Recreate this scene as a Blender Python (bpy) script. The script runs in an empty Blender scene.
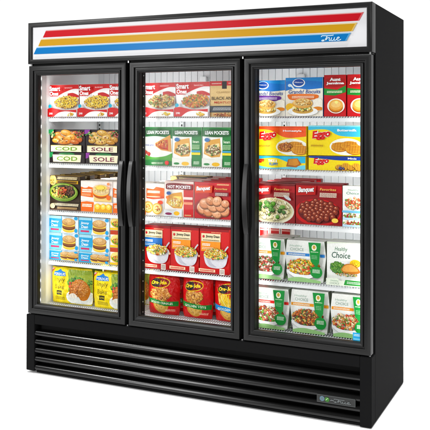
import bpy, bmesh, math, random
import numpy as np
from mathutils import Matrix, Vector, noise
S = bpy.context.scene
COL = S.collection
R = math.radians

# ------------------------------------------------------------------ render / camera / light
S.render.engine = 'CYCLES'
S.view_settings.view_transform = 'Standard'
S.view_settings.look = 'None'
S.view_settings.gamma = 1
S.view_settings.exposure = 0
S.cycles.max_bounces = 10
S.cycles.transparent_max_bounces = 12
S.cycles.caustics_reflective = False
S.cycles.caustics_refractive = False

def srgb(h):
    h = h.lstrip('#')
    out = []
    for i in (0, 2, 4):
        c = int(h[i:i+2], 16) / 255
        out.append(c / 12.92 if c <= .04045 else ((c + .055) / 1.055) ** 2.4)
    return (*out, 1.0)

def tag(o, label=None, cat=None, group=None, kind=None):
    if label: o['label'] = label
    if cat: o['category'] = cat
    if group: o['group'] = group
    if kind: o['kind'] = kind
    return o

# ------------------------------------------------------------------ materials
def mat(name, base=(.5, .5, .5, 1), rough=.5, spec=.5, metal=0.0, ink=False, bump=0.0, bscale=40,
        var=0.0, vscale=6, coat=0.0, emit=None, estr=0, rvar=0.0, sheetbump=0.0):
    m = bpy.data.materials.new(name); m.use_nodes = True
    nt = m.node_tree; b = nt.nodes['Principled BSDF']
    b.inputs['Base Color'].default_value = base
    b.inputs['Roughness'].default_value = rough
    b.inputs['Specular IOR Level'].default_value = spec
    b.inputs['Metallic'].default_value = metal
    b.inputs['Coat Weight'].default_value = coat
    tc = nt.nodes.new('ShaderNodeTexCoord')
    src = None
    if ink:
        a = nt.nodes.new('ShaderNodeVertexColor'); a.layer_name = 'ink'; src = a.outputs['Color']
    if var > 0:
        n = nt.nodes.new('ShaderNodeTexNoise'); n.inputs['Scale'].default_value = vscale; n.inputs['Detail'].default_value = 6
        nt.links.new(tc.outputs['Object'], n.inputs['Vector'])
        mr = nt.nodes.new('ShaderNodeMapRange'); mr.inputs[3].default_value = 1 - var; mr.inputs[4].default_value = 1 + var
        nt.links.new(n.outputs['Fac'], mr.inputs[0])
        mx = nt.nodes.new('ShaderNodeMix'); mx.data_type = 'RGBA'; mx.blend_type = 'MULTIPLY'; mx.inputs[0].default_value = 1
        mx.inputs[6].default_value = base
        if src: nt.links.new(src, mx.inputs[6])
        nt.links.new(mr.outputs[0], mx.inputs[7]); src = mx.outputs[2]
    if src: nt.links.new(src, b.inputs['Base Color'])
    if rvar > 0:
        n = nt.nodes.new('ShaderNodeTexNoise'); n.inputs['Scale'].default_value = 9; n.inputs['Detail'].default_value = 5
        nt.links.new(tc.outputs['Object'], n.inputs['Vector'])
        mr = nt.nodes.new('ShaderNodeMapRange'); mr.inputs[3].default_value = rough - rvar; mr.inputs[4].default_value = rough + rvar
        nt.links.new(n.outputs['Fac'], mr.inputs[0]); nt.links.new(mr.outputs[0], b.inputs['Roughness'])
    if bump > 0:
        n = nt.nodes.new('ShaderNodeTexNoise'); n.inputs['Scale'].default_value = bscale; n.inputs['Detail'].default_value = 4
        nt.links.new(tc.outputs['Object'], n.inputs['Vector'])
        bp = nt.nodes.new('ShaderNodeBump'); bp.inputs['Strength'].default_value = bump; bp.inputs['Distance'].default_value = .01
        nt.links.new(n.outputs['Fac'], bp.inputs['Height']); nt.links.new(bp.outputs[0], b.inputs['Normal'])
    if emit:
        b.inputs['Emission Color'].default_value = emit; b.inputs['Emission Strength'].default_value = estr
    return m

def lin(v): return (v, v, v, 1)
M = dict(
    frame=mat('black_frame_paint', lin(.006), .38, .33, rvar=.08),
    side=mat('black_textured_side_paint', (.009, .009, .0093, 1), .6, .01, bump=.12, bscale=260),
    grille=mat('black_louver_enamel', lin(.0018), .21, .42, rvar=.025),
    rubber=mat('black_rubber_gasket', lin(.006), .6, .1),
    handle=mat('black_moulded_handle', lin(.011), .30, .42, rvar=.05),
    liner=mat('white_interior_liner', (.80, .82, .83, 1), .45, .4, var=.03),
    back=mat('grey_white_back_panel', (.70, .735, .76, 1), .4, .4, var=.04, vscale=3),
    steel=mat('galvanised_steel', (.55, .57, .58, 1), .35, .5, metal=.6, var=.06),
    wire=mat('white_coated_wire', (.82, .84, .85, 1), .4, .5),
    sign=mat('white_sign_acrylic', (.86, .86, .87, 1), .3, .12, ink=True),
    carton=mat('printed_carton', (.8, .8, .8, 1), .42, .3, ink=True, var=.15, vscale=110, bump=.03, bscale=30, rvar=.08),
    film=mat('printed_plastic_film', (.8, .8, .8, 1), .30, .3, ink=True, var=.10, vscale=70, bump=.6, bscale=34),
    tagm=mat('printed_badge', (.5, .5, .5, 1), .3, .5, ink=True),
    zinc=mat('zinc_hinge_pin', (.5, .5, .5, 1), .3, .5, metal=.9),
    led=mat('led_lens', (1, 1, 1, 1), .4, .5, emit=(1, .98, .94, 1), estr=5),
    studio=mat('unseen_grey_floor', lin(.10), .6, .2, var=.1),
    floor=mat('white_studio_floor', (.90, .90, .90, 1), .7, .1),
)
g = bpy.data.materials.new('door_glass'); g.use_nodes = True
nt = g.node_tree; nt.nodes.clear()
o_ = nt.nodes.new('ShaderNodeOutputMaterial'); mx = nt.nodes.new('ShaderNodeMixShader')
tr = nt.nodes.new('ShaderNodeBsdfTransparent'); gl = nt.nodes.new('ShaderNodeBsdfGlossy'); fr = nt.nodes.new('ShaderNodeFresnel')
tr.inputs[0].default_value = (.985, .99, .987, 1); gl.inputs['Roughness'].default_value = .03; fr.inputs[0].default_value = 1.13
nt.links.new(fr.outputs[0], mx.inputs[0]); nt.links.new(tr.outputs[0], mx.inputs[1]); nt.links.new(gl.outputs[0], mx.inputs[2])
nt.links.new(mx.outputs[0], o_.inputs[0])
M['glass'] = g

# ------------------------------------------------------------------ mesh helpers
def link(name, me, parent=None, loc=(0, 0, 0)):
    o = bpy.data.objects.new(name, me); COL.objects.link(o); o.location = loc
    if parent: o.parent = parent
    return o

class MB:
    """collects plain solids into one mesh"""
    def __init__(s): s.v = []; s.f = []
    def box(s, x0, x1, y0, y1, z0, z1):
        n = len(s.v)
        s.v += [(x0,y0,z0),(x1,y0,z0),(x1,y1,z0),(x0,y1,z0),(x0,y0,z1),(x1,y0,z1),(x1,y1,z1),(x0,y1,z1)]
        s.f += [[n+i for i in q] for q in ((0,3,2,1),(4,5,6,7),(0,1,5,4),(1,2,6,5),(2,3,7,6),(3,0,4,7))]
        return s
    def ext_x(s, prof, x0, x1):
        """extrude a (y,z) profile along x"""
        n = len(s.v); k = len(prof)
        s.v += [(x0, y, z) for y, z in prof] + [(x1, y, z) for y, z in prof]
        for i in range(k):
            j = (i+1) % k; s.f.append([n+i, n+j, n+k+j, n+k+i])
        s.f.append([n+i for i in range(k)][::-1]); s.f.append([n+k+i for i in range(k)])
        return s
    def cyl(s, a, b, r, n=8):
        a = Vector(a); b = Vector(b); d = (b-a).normalized()
        u = d.orthogonal().normalized(); w = d.cross(u); k = len(s.v)
        for p in (a, b):
            for i in range(n):
                t = 2*math.pi*i/n; s.v.append(tuple(p + (u*math.cos(t)+w*math.sin(t))*r))
        for i in range(n):
            j = (i+1) % n; s.f.append([k+i, k+j, k+n+j, k+n+i])
        s.f.append([k+i for i in range(n)][::-1]); s.f.append([k+n+i for i in range(n)])
        return s
    def ring(s, x0, x1, z0, z1, prof):
        """mitred rectangular frame; prof = closed list of (inset, y)"""
        n = len(s.v); k = len(prof)
        for (cx, cz, sx, sz) in ((x0, z0, 1, 1), (x1, z0, -1, 1), (x1, z1, -1, -1), (x0, z1, 1, -1)):
            for (i, y) in prof: s.v.append((cx+sx*i, y, cz+sz*i))
        for c in range(4):
            d = (c+1) % 4
            for i in range(k):
                j = (i+1) % k; s.f.append([n+c*k+i, n+d*k+i, n+d*k+j, n+c*k+j])
        return s
    def build(s, name, m, parent=None, bevel=0, seg=2, smooth=False, loc=(0,0,0)):
        me = bpy.data.meshes.new(name); me.from_pydata(s.v, [], s.f)
        bm = bmesh.new(); bm.from_mesh(me)
        bmesh.ops.recalc_face_normals(bm, faces=bm.faces)
        if bevel:
            es = [e for e in bm.edges if len(e.link_faces) == 2 and e.calc_face_angle(0) > .5]
            bmesh.ops.bevel(bm, geom=es, offset=bevel, segments=seg, affect='EDGES', clamp_overlap=True)
        bm.to_mesh(me); bm.free()
        me.materials.append(m)
        if smooth or bevel:
            me.polygons.foreach_set('use_smooth', [True]*len(me.polygons))
            me.set_sharp_from_angle(angle=R(35))
        return link(name, me, parent, loc)

# ---- flat lettering outlines from Blender's own font, cached
_txt = {}
def text_mesh(s, bold=0.0):
    k = (s, bold)
    if k in _txt: return _txt[k]
    c = bpy.data.curves.new('t', 'FONT'); c.body = s; c.offset = bold; c.resolution_u = 2; c.fill_mode = 'FRONT'
    o = bpy.data.objects.new('t', c); me = bpy.data.meshes.new_from_object(o)
    vs = [(v.co.x, v.co.y) for v in me.vertices]; fs = [list(p.vertices) for p in me.polygons]
    bpy.data.objects.remove(o); bpy.data.curves.remove(c); bpy.data.meshes.remove(me)
    x0 = min(v[0] for v in vs); x1 = max(v[0] for v in vs); y0 = min(v[1] for v in vs); y1 = max(v[1] for v in vs)
    vs = [((x-x0)/(x1-x0), (y-y0)/(y1-y0)) for x, y in vs]
    _txt[k] = (vs, fs, (x1-x0)/(y1-y0)); return _txt[k]

def mixc(a, b, t):
    a = a.lstrip('#'); b = b.lstrip('#')
    return '#' + ''.join('%02x' % max(0, min(255, round(int(a[i:i+2],16)*(1-t)+int(b[i:i+2],16)*t))) for i in (0,2,4))

class Art:
    """printed face: unit coordinates (0..1, 0..1) over w x h metres, thin layers of ink in front of y=0"""
    def __init__(s, w, h, base, seed=1, step=.00016):
        s.w = w; s.h = h; s.base = base; s.y = -.0004; s.step = step; s.v = []; s.f = []; s.c = []
        s.r = random.Random(seed)
    def _next(s, k=1): s.y -= s.step*k
    def poly(s, pts, col, k=1, clip=True):
        s._next(k); n = len(s.v)
        if clip: pts = s._clip(pts)
        if len(pts) < 3: return
        s.v += [(u*s.w, s.y, v*s.h) for u, v in pts]; s.f.append(list(range(n, n+len(pts)))); s.c.append(col)
    def _clip(s, pts, m=.0):
        for ax, lim, sg in ((0, .004, 1), (0, .996, -1), (1, .004, 1), (1, .996, -1)):
            out = []
            for i in range(len(pts)):
                a = pts[i]; b = pts[(i+1) % len(pts)]
                ia = (a[ax]-lim)*sg >= 0; ib = (b[ax]-lim)*sg >= 0
                if ia: out.append(a)
                if ia != ib:
                    t = (lim-a[ax])/(b[ax]-a[ax]); out.append((a[0]+(b[0]-a[0])*t, a[1]+(b[1]-a[1])*t))
            pts = out
            if not pts: return []
        return pts
    def rect(s, u0, v0, u1, v1, col): s.poly([(u0,v0),(u1,v0),(u1,v1),(u0,v1)], col)
    def ell(s, cu, cv, ru, rv, col, a0=0, a1=360, n=30, rot=0, k=1):
        pts = []
        full = a1-a0 >= 360
        for i in range(n if full else n+1):
            t = R(a0+(a1-a0)*i/n); x = ru*math.cos(t)*s.w; z = rv*math.sin(t)*s.h
            c, d = math.cos(R(rot)), math.sin(R(rot))
            pts.append((cu+(x*c-z*d)/s.w, cv+(x*d+z*c)/s.h))
        s.poly(pts, col, k)
    def curve(s, pts, col, base):
        """fill between the smooth line through pts and v=base"""
        line = smooth(pts, 8)
        s.poly(line + [(line[-1][0], base), (line[0][0], base)], col)
    def band(s, lo, hi, col):
        s.poly(smooth(lo, 8) + smooth(hi, 8)[::-1], col)
    def blob(s, u, v, r, col, k=.12, asp=1.0, hl=True, n=9):
        """one morsel of food in the printed picture, with its own photographed light and dark side"""
        rot = s.r.uniform(0, 6.28)
        def sh(du, dv, rr, c):
            pts = []
            for i in range(n):
                t = 2*math.pi*i/n; q = rr*(1+s.r.uniform(-.22, .22)); x = math.cos(t)*q; z = math.sin(t)*q*asp
                pts.append((u+(x*math.cos(rot)-z*math.sin(rot)+du)/s.w, v+(x*math.sin(rot)+z*math.cos(rot)+dv)/s.h))
            s.poly(pts, c, k)
        sh(.12*r, -.22*r, r*1.08, mixc(col, '#1a0c04', .5)); sh(0, 0, r, mixc(col, s.r.choice(['#301808', '#fff0d0']), s.r.uniform(0, .2)))
        if hl: sh(-.15*r, .22*r, r*.55, mixc(col, '#fff2d4', .26))
    def food(s, cu, cv, ru, rv, pal, n, size, asp=.7):
        pts = []
        if n >= 20: n = int(n*2.0); size *= .72
        for i in range(n):
            t = s.r.uniform(0, 6.28); q = math.sqrt(s.r.random())
            pts.append((cv + rv*q*math.sin(t), cu + ru*q*math.cos(t)))
        pts.sort(reverse=True)
        for v, u in pts: s.blob(u, v, size*s.r.uniform(.6, 1.25), s.r.choice(pal), asp=s.r.uniform(asp, 1))
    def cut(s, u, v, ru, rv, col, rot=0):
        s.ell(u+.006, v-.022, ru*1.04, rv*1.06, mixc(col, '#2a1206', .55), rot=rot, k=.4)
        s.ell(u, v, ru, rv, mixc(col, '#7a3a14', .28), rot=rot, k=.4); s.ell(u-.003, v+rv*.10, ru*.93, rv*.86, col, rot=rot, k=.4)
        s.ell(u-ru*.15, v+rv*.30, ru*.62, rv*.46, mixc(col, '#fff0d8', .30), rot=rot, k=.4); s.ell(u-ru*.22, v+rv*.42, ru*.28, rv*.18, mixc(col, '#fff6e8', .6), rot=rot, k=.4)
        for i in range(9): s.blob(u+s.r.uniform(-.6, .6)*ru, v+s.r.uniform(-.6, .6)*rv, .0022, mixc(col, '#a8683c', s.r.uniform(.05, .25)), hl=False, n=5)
    def text(s, t, u0, v0, u1, v1, col, bold=.0, shear=0, rot=0, shadow=None):
        vs, fs, asp = text_mesh(t, bold)
        if shadow: s.text(t, u0+.006, v0-.008, u1+.006, v1-.008, shadow, bold+.01, shear, rot)
        s._next(); n = len(s.v); W = (u1-u0)*s.w; H = (v1-v0)*s.h
        for x, y in vs:
            X = x*W + y*H*shear; Z = y*H; c, d = math.cos(R(rot)), math.sin(R(rot))
            X, Z = X*c - Z*d, X*d + Z*c
            s.v.append((u0*s.w+X, s.y, v0*s.h+Z))
        for f in fs: s.f.append([n+i for i in f]); s.c.append(col)
    def stroke(s, pts, wd, col, sm=6):
        """a pen stroke of width wd (metres)"""
        L = smooth(pts, sm) if sm else pts
        s._next(); n = len(s.v)
        for i, (u, v) in enumerate(L):
            a = L[max(0, i-1)]; b = L[min(len(L)-1, i+1)]
            dx = (b[0]-a[0])*s.w; dz = (b[1]-a[1])*s.h; l = math.hypot(dx, dz) or 1
            nx, nz = -dz/l*wd/2, dx/l*wd/2
            s.v += [(u*s.w+nx, s.y, v*s.h+nz), (u*s.w-nx, s.y, v*s.h-nz)]
        for i in range(len(L)-1): s.f.append([n+2*i, n+2*i+1, n+2*i+3, n+2*i+2]); s.c.append(col)
    def lines(s, u0, v0, u1, v1, rows, col, gap=.5):
        """rows of print too small to read: short dashes"""
        if (v1-v0)*s.h/rows > .0075: rows *= 2
        hh = (v1-v0)/rows
        for r in range(rows):
            u = u0
            while u < u1-.003:
                l = s.r.uniform(.0025, .010)/s.w; e = min(u1, u+l)
                s.rect(u, v1-(r+1)*hh+hh*(1-gap)/2, e, v1-r*hh-hh*(1-gap)/2, col); u = e+.0012/s.w

def smooth(P, n):
    if len(P) < 3: return list(P)
    out = []
    for i in range(len(P)-1):
        p0 = P[max(0, i-1)]; p1 = P[i]; p2 = P[i+1]; p3 = P[min(len(P)-1, i+2)]
        for j in range(n):
            t = j/n
            out.append(tuple(.5*((2*p1[k])+(-p0[k]+p2[k])*t+(2*p0[k]-5*p1[k]+4*p2[k]-p3[k])*t*t+(-p0[k]+3*p1[k]-3*p2[k]+p3[k])*t**3) for k in (0, 1)))
    out.append(tuple(P[-1])); return out

def ink(h, k=1.15):
    c = srgb(h)[:3]; l = .25*c[0]+.65*c[1]+.10*c[2]
    return (*[min(.92, max(.002, (l+(v-l)*k)))**1.07 for v in c], 1.0)
def paint(me, cols, k=1.15):
    at = me.color_attributes.new('ink', 'FLOAT_COLOR', 'CORNER')
    data = []; cache = {}
    for p, c in zip(me.polygons, cols):
        if c not in cache: cache[c] = ink(c, k)
        data += list(cache[c])*p.loop_total
    at.data.foreach_set('color', data)

def carton_mesh(name, a, d, side='#f0f0f0', top=None, outline=None):
    """box (or prism with the given unit outline) with its front print"""
    w, h = a.w, a.h
    bm = bmesh.new(); top = top or side
    pts = outline or [(0,0),(1,0),(1,1),(0,1)]
    fr = [bm.verts.new((u*w, 0, v*h)) for u, v in pts]; bk = [bm.verts.new((u*w, d, v*h)) for u, v in pts]
    k = len(pts); bm.faces.new(fr); bm.faces.new(bk[::-1])
    for i in range(k):
        j = (i+1) % k; bm.faces.new([fr[j], fr[i], bk[i], bk[j]])
    bmesh.ops.bevel(bm, geom=bm.edges[:], offset=.0007, segments=1, affect='EDGES')
    bmesh.ops.recalc_face_normals(bm, faces=bm.faces)
    bm.normal_update()
    vs = [tuple(v.co) for v in bm.verts]; bm.verts.index_update()
    fs = [[v.index for v in f.verts] for f in bm.faces]
    cs = []
    for f in bm.faces:
        n = f.normal
        cs.append(a.base if n.y < -.5 else (top if n.z > .5 else side))
    bm.free()
    off = len(vs)
    vs += a.v; fs += [[i+off for i in f] for f in a.f]; cs += a.c
    me = bpy.data.meshes.new(name); me.from_pydata(vs, [], fs); paint(me, cs); me.materials.append(M['carton'])
    return me

def bag_mesh(name, a, bulge, seed, side, pinch=.03):
    """filled film bag: pillow body, crimped top and bottom, print wrapped over the bulge"""
    w, h = a.w, a.h
    def wrap(x, y, z):
        u = min(1, max(0, x/w)); v = min(1, max(0, z/h))
        s_ = max(0, 1-abs(2*u-1)**3.2) * max(0, math.sin(math.pi*min(1, max(0, (v*.97+.015)))))**.42
        nz = noise.noise(Vector((x*22+seed*7, z*16, seed)))*.0075 + abs(noise.noise(Vector((x*55+z*20, z*40, seed+3))))*-.0060
        edge = noise.noise(Vector((seed*5, z*14, 2)))*.006
        q = abs(2*v-1)**6
        X = w/2 + (x-w/2)*(1-pinch*(abs(2*v-1)**4)) + edge*abs(2*u-1)
        Z = z + noise.noise(Vector((x*14, seed*3, v*2)))*.005*(1 if v > .5 else .4)*abs(2*v-1)
        return (X, y - bulge*s_ + nz*(.3+s_), Z)
    # the print is laid into the film itself: every small cell of the front sheet takes the ink that covers it
    N, K = int(w/.00125), int(h/.00125)
    cols = [a.base]; img = np.zeros((K, N), int)
    cx = (np.arange(N)+.5)*w/N; cz = (np.arange(K)+.5)*h/K
    for f, c in zip(a.f, a.c):
        if c not in cols: cols.append(c)
        P = [(a.v[i][0], a.v[i][2]) for i in f]
        xs = [p[0] for p in P]; zs = [p[1] for p in P]
        i0, i1 = np.searchsorted(cx, min(xs)), np.searchsorted(cx, max(xs)); j0, j1 = np.searchsorted(cz, min(zs)), np.searchsorted(cz, max(zs))
        if i1 <= i0 or j1 <= j0: continue
        gx, gz = np.meshgrid(cx[i0:i1], cz[j0:j1]); ins = np.zeros(gx.shape, bool)
        for k in range(len(P)):
            (ax, az), (bx, bz) = P[k], P[(k+1) % len(P)]
            if az == bz: continue
            ins ^= ((az > gz) != (bz > gz)) & (gx < (bx-ax)*(gz-az)/(bz-az)+ax)
        sub = img[j0:j1, i0:i1]; sub[ins] = cols.index(c)
    vs = []; fs = []; cs = []
    for j in range(K+1):
        for i in range(N+1): vs.append(wrap(w*i/N, 0, h*j/K))
    for j in range(K):
        for i in range(N):
            p = j*(N+1)+i; fs.append([p, p+1, p+N+2, p+N+1]); cs.append(cols[img[j, i]])
    off = len(vs); n2, k2 = 20, 24                     # plain back sheet
    for j in range(k2+1):
        for i in range(n2+1):
            X, Y, Z = wrap(w*i/n2, 0, h*j/k2); vs.append((X, -Y*.8+.0015, Z))
    for j in range(k2):
        for i in range(n2):
            p = off+j*(n2+1)+i; fs.append([p, p+n2+1, p+n2+2, p+1]); cs.append(side)
    me = bpy.data.meshes.new(name); me.from_pydata(vs, [], fs); paint(me, cs); me.materials.append(M['film'])
    me.polygons.foreach_set('use_smooth', [True]*len(me.polygons))
    return me

# ------------------------------------------------------------------ the setting
fb = MB(); fb.v = [(-40,-1.25,-.004),(44,-1.25,-.004),(44,60,-.004),(-40,60,-.004)]; fb.f = [[0,1,2,3]]
fl = fb.build('backdrop', M['floor']); tag(fl, kind='structure')
fb = MB(); fb.v = [(-40,-30,-.012),(44,-30,-.012),(44,60,-.012),(-40,60,-.012)]; fb.f = [[0,1,2,3]]
fl = fb.build('floor', M['studio']); tag(fl, kind='structure')  # unseen grey floor, added to cut light bouncing onto the freezer front

# ------------------------------------------------------------------ the freezer
W, H, D = 1.985, 1.985, .722
fz = bpy.data.objects.new('display_freezer', None); COL.objects.link(fz); fz.location = (0, 0, 0)
tag(fz, 'large black three door glass front freezer with striped white header and louvered base', 'freezer')

cab = MB()
cab.box(0, .032, .072, D, 0, H); cab.box(W-.032, W, .072, D, 0, H)         # side walls
cab.box(.032, W-.032, .072, D, H-.22, H)                                    # top
cab.box(.032, W-.032, D-.03, D, 0, H-.22)                                   # back
cab.box(.032, W-.032, .072, D-.03, .0, .335)                                # machine compartment
cab.build('cabinet', M['side'], fz, bevel=.002)
ln = MB()
ln.box(.032, .040, .078, .68, .335, H-.22); ln.box(W-.040, W-.032, .078, .68, .335, H-.22)
ln.box(.040, W-.040, .078, .68, .335, .352); ln.box(.040, W-.040, .078, .68, H-.236, H-.22)
ln.build('interior_liner', M['liner'], fz)
bp = MB(); x = .040
while x < W-.04:
    e = min(x+.0385, W-.04); bp.box(x, e, .668, .69, .352, H-.236); bp.box(e, min(e+.0035, W-.04), .676, .69, .352, H-.236); x = e+.0035
bp.build('back_panel', M['back'], fz, bevel=.001, seg=1)
for xx in (.80, 1.42):
    MB().box(xx-.022, xx+.022, .645, .6675, 1.665, 1.697).build('wall_clip', M['steel'], fz, bevel=.003)
for xx in (.062, .655, 1.318, 1.915):
    p = MB(); p.box(xx-.011, xx+.011, .650, .667, .36, 1.655)
    po = p.build('shelf_standard', M['steel'], fz, bevel=.0015)
    q = MB()
    for k in range(50): q.box(xx-.004, xx+.004, .6485, .6495, .38+k*.0254, .392+k*.0254)
    q.build('slots', M['rubber'], po)

# mullions and jambs behind the doors, with LED strips on the edge that faces the goods
def led_strip(x, y, post, lens):
    s = MB(); s.box(x-.0035, x+.0005, y-.004, y+.022, .37, 1.70)
    so = s.build('light_strip', M['wire' if lens == 'led' else 'rubber'], post, bevel=.001)
    d = MB().cyl((x+.0007, y+.006, 0), (x+.0030, y+.006, 0), (.0075 if lens == 'led' else .0035), 12).build('lens', M[lens], post, loc=(0, 0, .395))
    for k in range(1, 24):
        c = d.copy(); COL.objects.link(c); c.parent = post; c.location.z = .395 + k*.0555
for n_, (a, b) in enumerate(((0.0, .030), (.607, .717), (1.272, 1.382), (1.955, W))):
    p = MB(); p.box(a, b, .058 if n_ in (1, 2) else .0725, .100 if n_ in (1, 2) else .0765, .335, H-.236)
    po = p.build('mullion' if n_ in (1, 2) else 'door_jamb', M['rubber'], fz, bevel=.002)
    if n_ < 2: led_strip(b+.001, .066, po, ('led', 'steel')[n_])
for za_, zb_ in ((1.700, 1.752), (.330, .365)): MB().box(.030, 1.955, .060, .074, za_, zb_).build('door_rail', M['rubber'], fz)

# header
hd = MB()
hd.ring(0, W, 1.750, H, [(0, .07), (0, .003), (.003, 0), (.0225, 0), (.0255, .003), (.0265, .012), (.0265, .07)])
hdo = hd.build('header_frame', M['frame'], fz, bevel=.0008, seg=1)
sgn = Art(W-.047, .188, '#e6e6e8', step=.0004)
def sx(x): return (x-.0235)/(W-.047)
def sz(z): return (z-1.7745)/.188
for (xl0, xl1, xr1, xr0, z0, z1, c, lt) in ((.097, .119, 1.944, 1.922, 1.899, 1.938, '#c81826', '#e08e8c'),
                                          (.066, .087, 1.913, 1.891, 1.851, 1.890, '#c8981c', '#e0ca90'),
                                          (.035, .057, 1.883, 1.861, 1.806, 1.844, '#0a78ba', '#78b6de')):
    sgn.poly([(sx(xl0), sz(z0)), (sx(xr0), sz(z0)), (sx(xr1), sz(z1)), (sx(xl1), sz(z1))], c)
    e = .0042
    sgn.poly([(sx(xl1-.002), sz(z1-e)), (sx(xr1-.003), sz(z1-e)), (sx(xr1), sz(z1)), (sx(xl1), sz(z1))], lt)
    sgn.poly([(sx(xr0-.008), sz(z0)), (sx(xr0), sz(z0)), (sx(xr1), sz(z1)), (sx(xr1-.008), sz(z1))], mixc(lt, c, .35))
def script_word(a, u0, v0, uw, vh, wd, col):
    P = lambda pts: [(u0+x*uw, v0+y*vh) for x, y in pts]
    a.stroke(P([(.0,.78),(.02,.95),(.10,1.0),(.30,.96),(.50,.98),(.62,1.04)]), wd, col)
    a.stroke(P([(.30,.96),(.25,.55),(.17,.15),(.08,.02),(.02,.10),(.08,.2),(.22,.2),(.30,.42)]), wd*1.1, col)
    a.stroke(P([(.26,.30),(.33,.62),(.36,.56),(.42,.58),(.40,.25),(.42,.06),(.48,.14),(.53,.58)]), wd, col)
    a.stroke(P([(.53,.60),(.50,.22),(.54,.04),(.62,.12),(.68,.60)]), wd, col)
    a.stroke(P([(.68,.60),(.65,.20),(.69,.04),(.76,.16),(.82,.34)]), wd, col)
    a.stroke(P([(.80,.32),(.90,.44),(.90,.60),(.83,.58),(.79,.30),(.82,.06),(.92,.06),(1.0,.22)]), wd, col)
script_word(sgn, sx(1.738), sz(1.8095), .098/(W-.047), .026/.188, .0034, '#d8ecf8')
sme = bpy.data.meshes.new('sign_panel')
nb = [(0,0,0),(sgn.w,0,0),(sgn.w,0,.188+.0145),(0,0,.188+.0145)]
sme.from_pydata(nb+sgn.v, [], [[0,1,2,3]]+[[i+4 for i in f] for f in sgn.f]); paint(sme, [sgn.base]+sgn.c, 1.0); sme.materials.append(M['sign'])
so = link('sign_panel', sme, hdo, (.0235, .0105, 1.7745))
tp = MB(); tp.box(.028, W-.028, .014, .068, 1.778, H-.03); tp.build('sign_light_box', M['liner'], hdo)
# thin dark gap strip and hinge pins below the header
gp = MB(); gp.box(.004, W-.004, .022, .070, 1.741, 1.7495); gp.build('header_gap_strip', M['rubber'], fz)
for xx in (.018, .660, 1.3275, W-.012):
    for z0, z1 in ((1.7385, 1.7500), (.3240, .3330)):
        h_ = MB(); h_.cyl((xx, .014, z0), (xx, .014, z1), .0048, 12); h_.build('hinge_pin', M['zinc'], fz)

# doors
def make_door(x0, x1, hx, z0=.333, z1=1.7385):
    d = MB()
    d.ring(x0, x1, z0, z1, [(0, .050), (0, .002), (.0020, 0), (.0255, 0), (.0275, .002), (.0285, .0105), (.0365, .0115), (.0372, .050)])
    do = d.build('door', M['frame'], fz, bevel=.0006, seg=1)
    b = MB(); b.ring(x0+.0374, x1-.0374, z0+.0374, z1-.0374, [(0, .040), (0, .0045), (.0015, .003), (.0065, .0045), (.0155, .0125), (.0165, .016), (.0165, .040)])
    b.build('bezel', M['frame'], do, bevel=.0005, seg=1)
    gk = MB(); gk.ring(x0+.006, x1-.006, z0+.006, z1-.006, [(0, .0575), (0, .0505), (.036, .0505), (.036, .0575)])
    gk.build('gasket', M['rubber'], do)
    gi = .0375; gm = MB(); gm.v = [(x0+gi, .030, z0+gi), (x1-gi, .030, z0+gi), (x1-gi, .030, z1-gi), (x0+gi, .030, z1-gi)]; gm.f = [[0,1,2,3]]
    gm.build('glass', M['glass'], do)
    # bow handle
    hm = MB(); N = 40; za, zb = .862, 1.212; w2 = .0125; ring = []
    for i in range(N+1):
        t = i/N; s_ = math.sin(math.pi*t)**.75
        yo = -.007 - .027*s_; th = .007 + .004*math.sin(math.pi*t)
        z = za+(zb-za)*t; ww = w2*(1+.10*math.sin(math.pi*t))
        prof = [(-ww, yo+th), (-ww, yo+.0025), (-ww+.0025, yo), (ww-.0025, yo), (ww, yo+.0025), (ww, yo+th)]
        ring.append([(hx+px, min(py, .0002), z) for px, py in prof])
    for rr in ring: hm.v += rr
    for i in range(N):
        for k in range(6):
            j = (k+1) % 6; hm.f.append([i*6+k, i*6+j, (i+1)*6+j, (i+1)*6+k])
    hm.f.append([5,4,3,2,1,0]); hm.f.append([N*6+k for k in range(6)])
    for zz in (za, zb-.034): hm.box(hx-w2+.001, hx+w2-.001, -.0075, -.0004, zz+.001, zz+.033)
    for zz, sg in ((za, 1), (zb, -1)):    # tapering posts between bow and door
        hm.ext_x([(-.0004, zz+sg*.002), (-.008, zz+sg*.002), (-.020, zz+sg*.050), (-.0004, zz+sg*.046)][::sg], hx-.006, hx+.006)
    hm.build('handle', M['handle'], do, smooth=True)
    return do
d1 = make_door(.008, .650, .6295); d2 = make_door(.674, 1.316, .6895); d3 = make_door(1.339, 1.980, 1.3545)
# energy sticker, low in the corner of the third door's glass
st = Art(.043, .038, '#29a8dc', step=.0001); st.rect(.06, .10, .94, .30, '#7fd0ee'); st.lines(.12, .55, .88, .85, 2, '#dff4fb')
stm = bpy.data.meshes.new('glass_sticker'); stm.from_pydata([(0,0,0),(.043,0,0),(.043,0,.038),(0,0,.038)]+st.v, [], [[0,1,2,3]]+[[i+4 for i in f] for f in st.f])
paint(stm, [st.base]+st.c); stm.materials.append(M['tagm']); link('glass_sticker', stm, d3, (1.888, .0290, .389))

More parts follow.
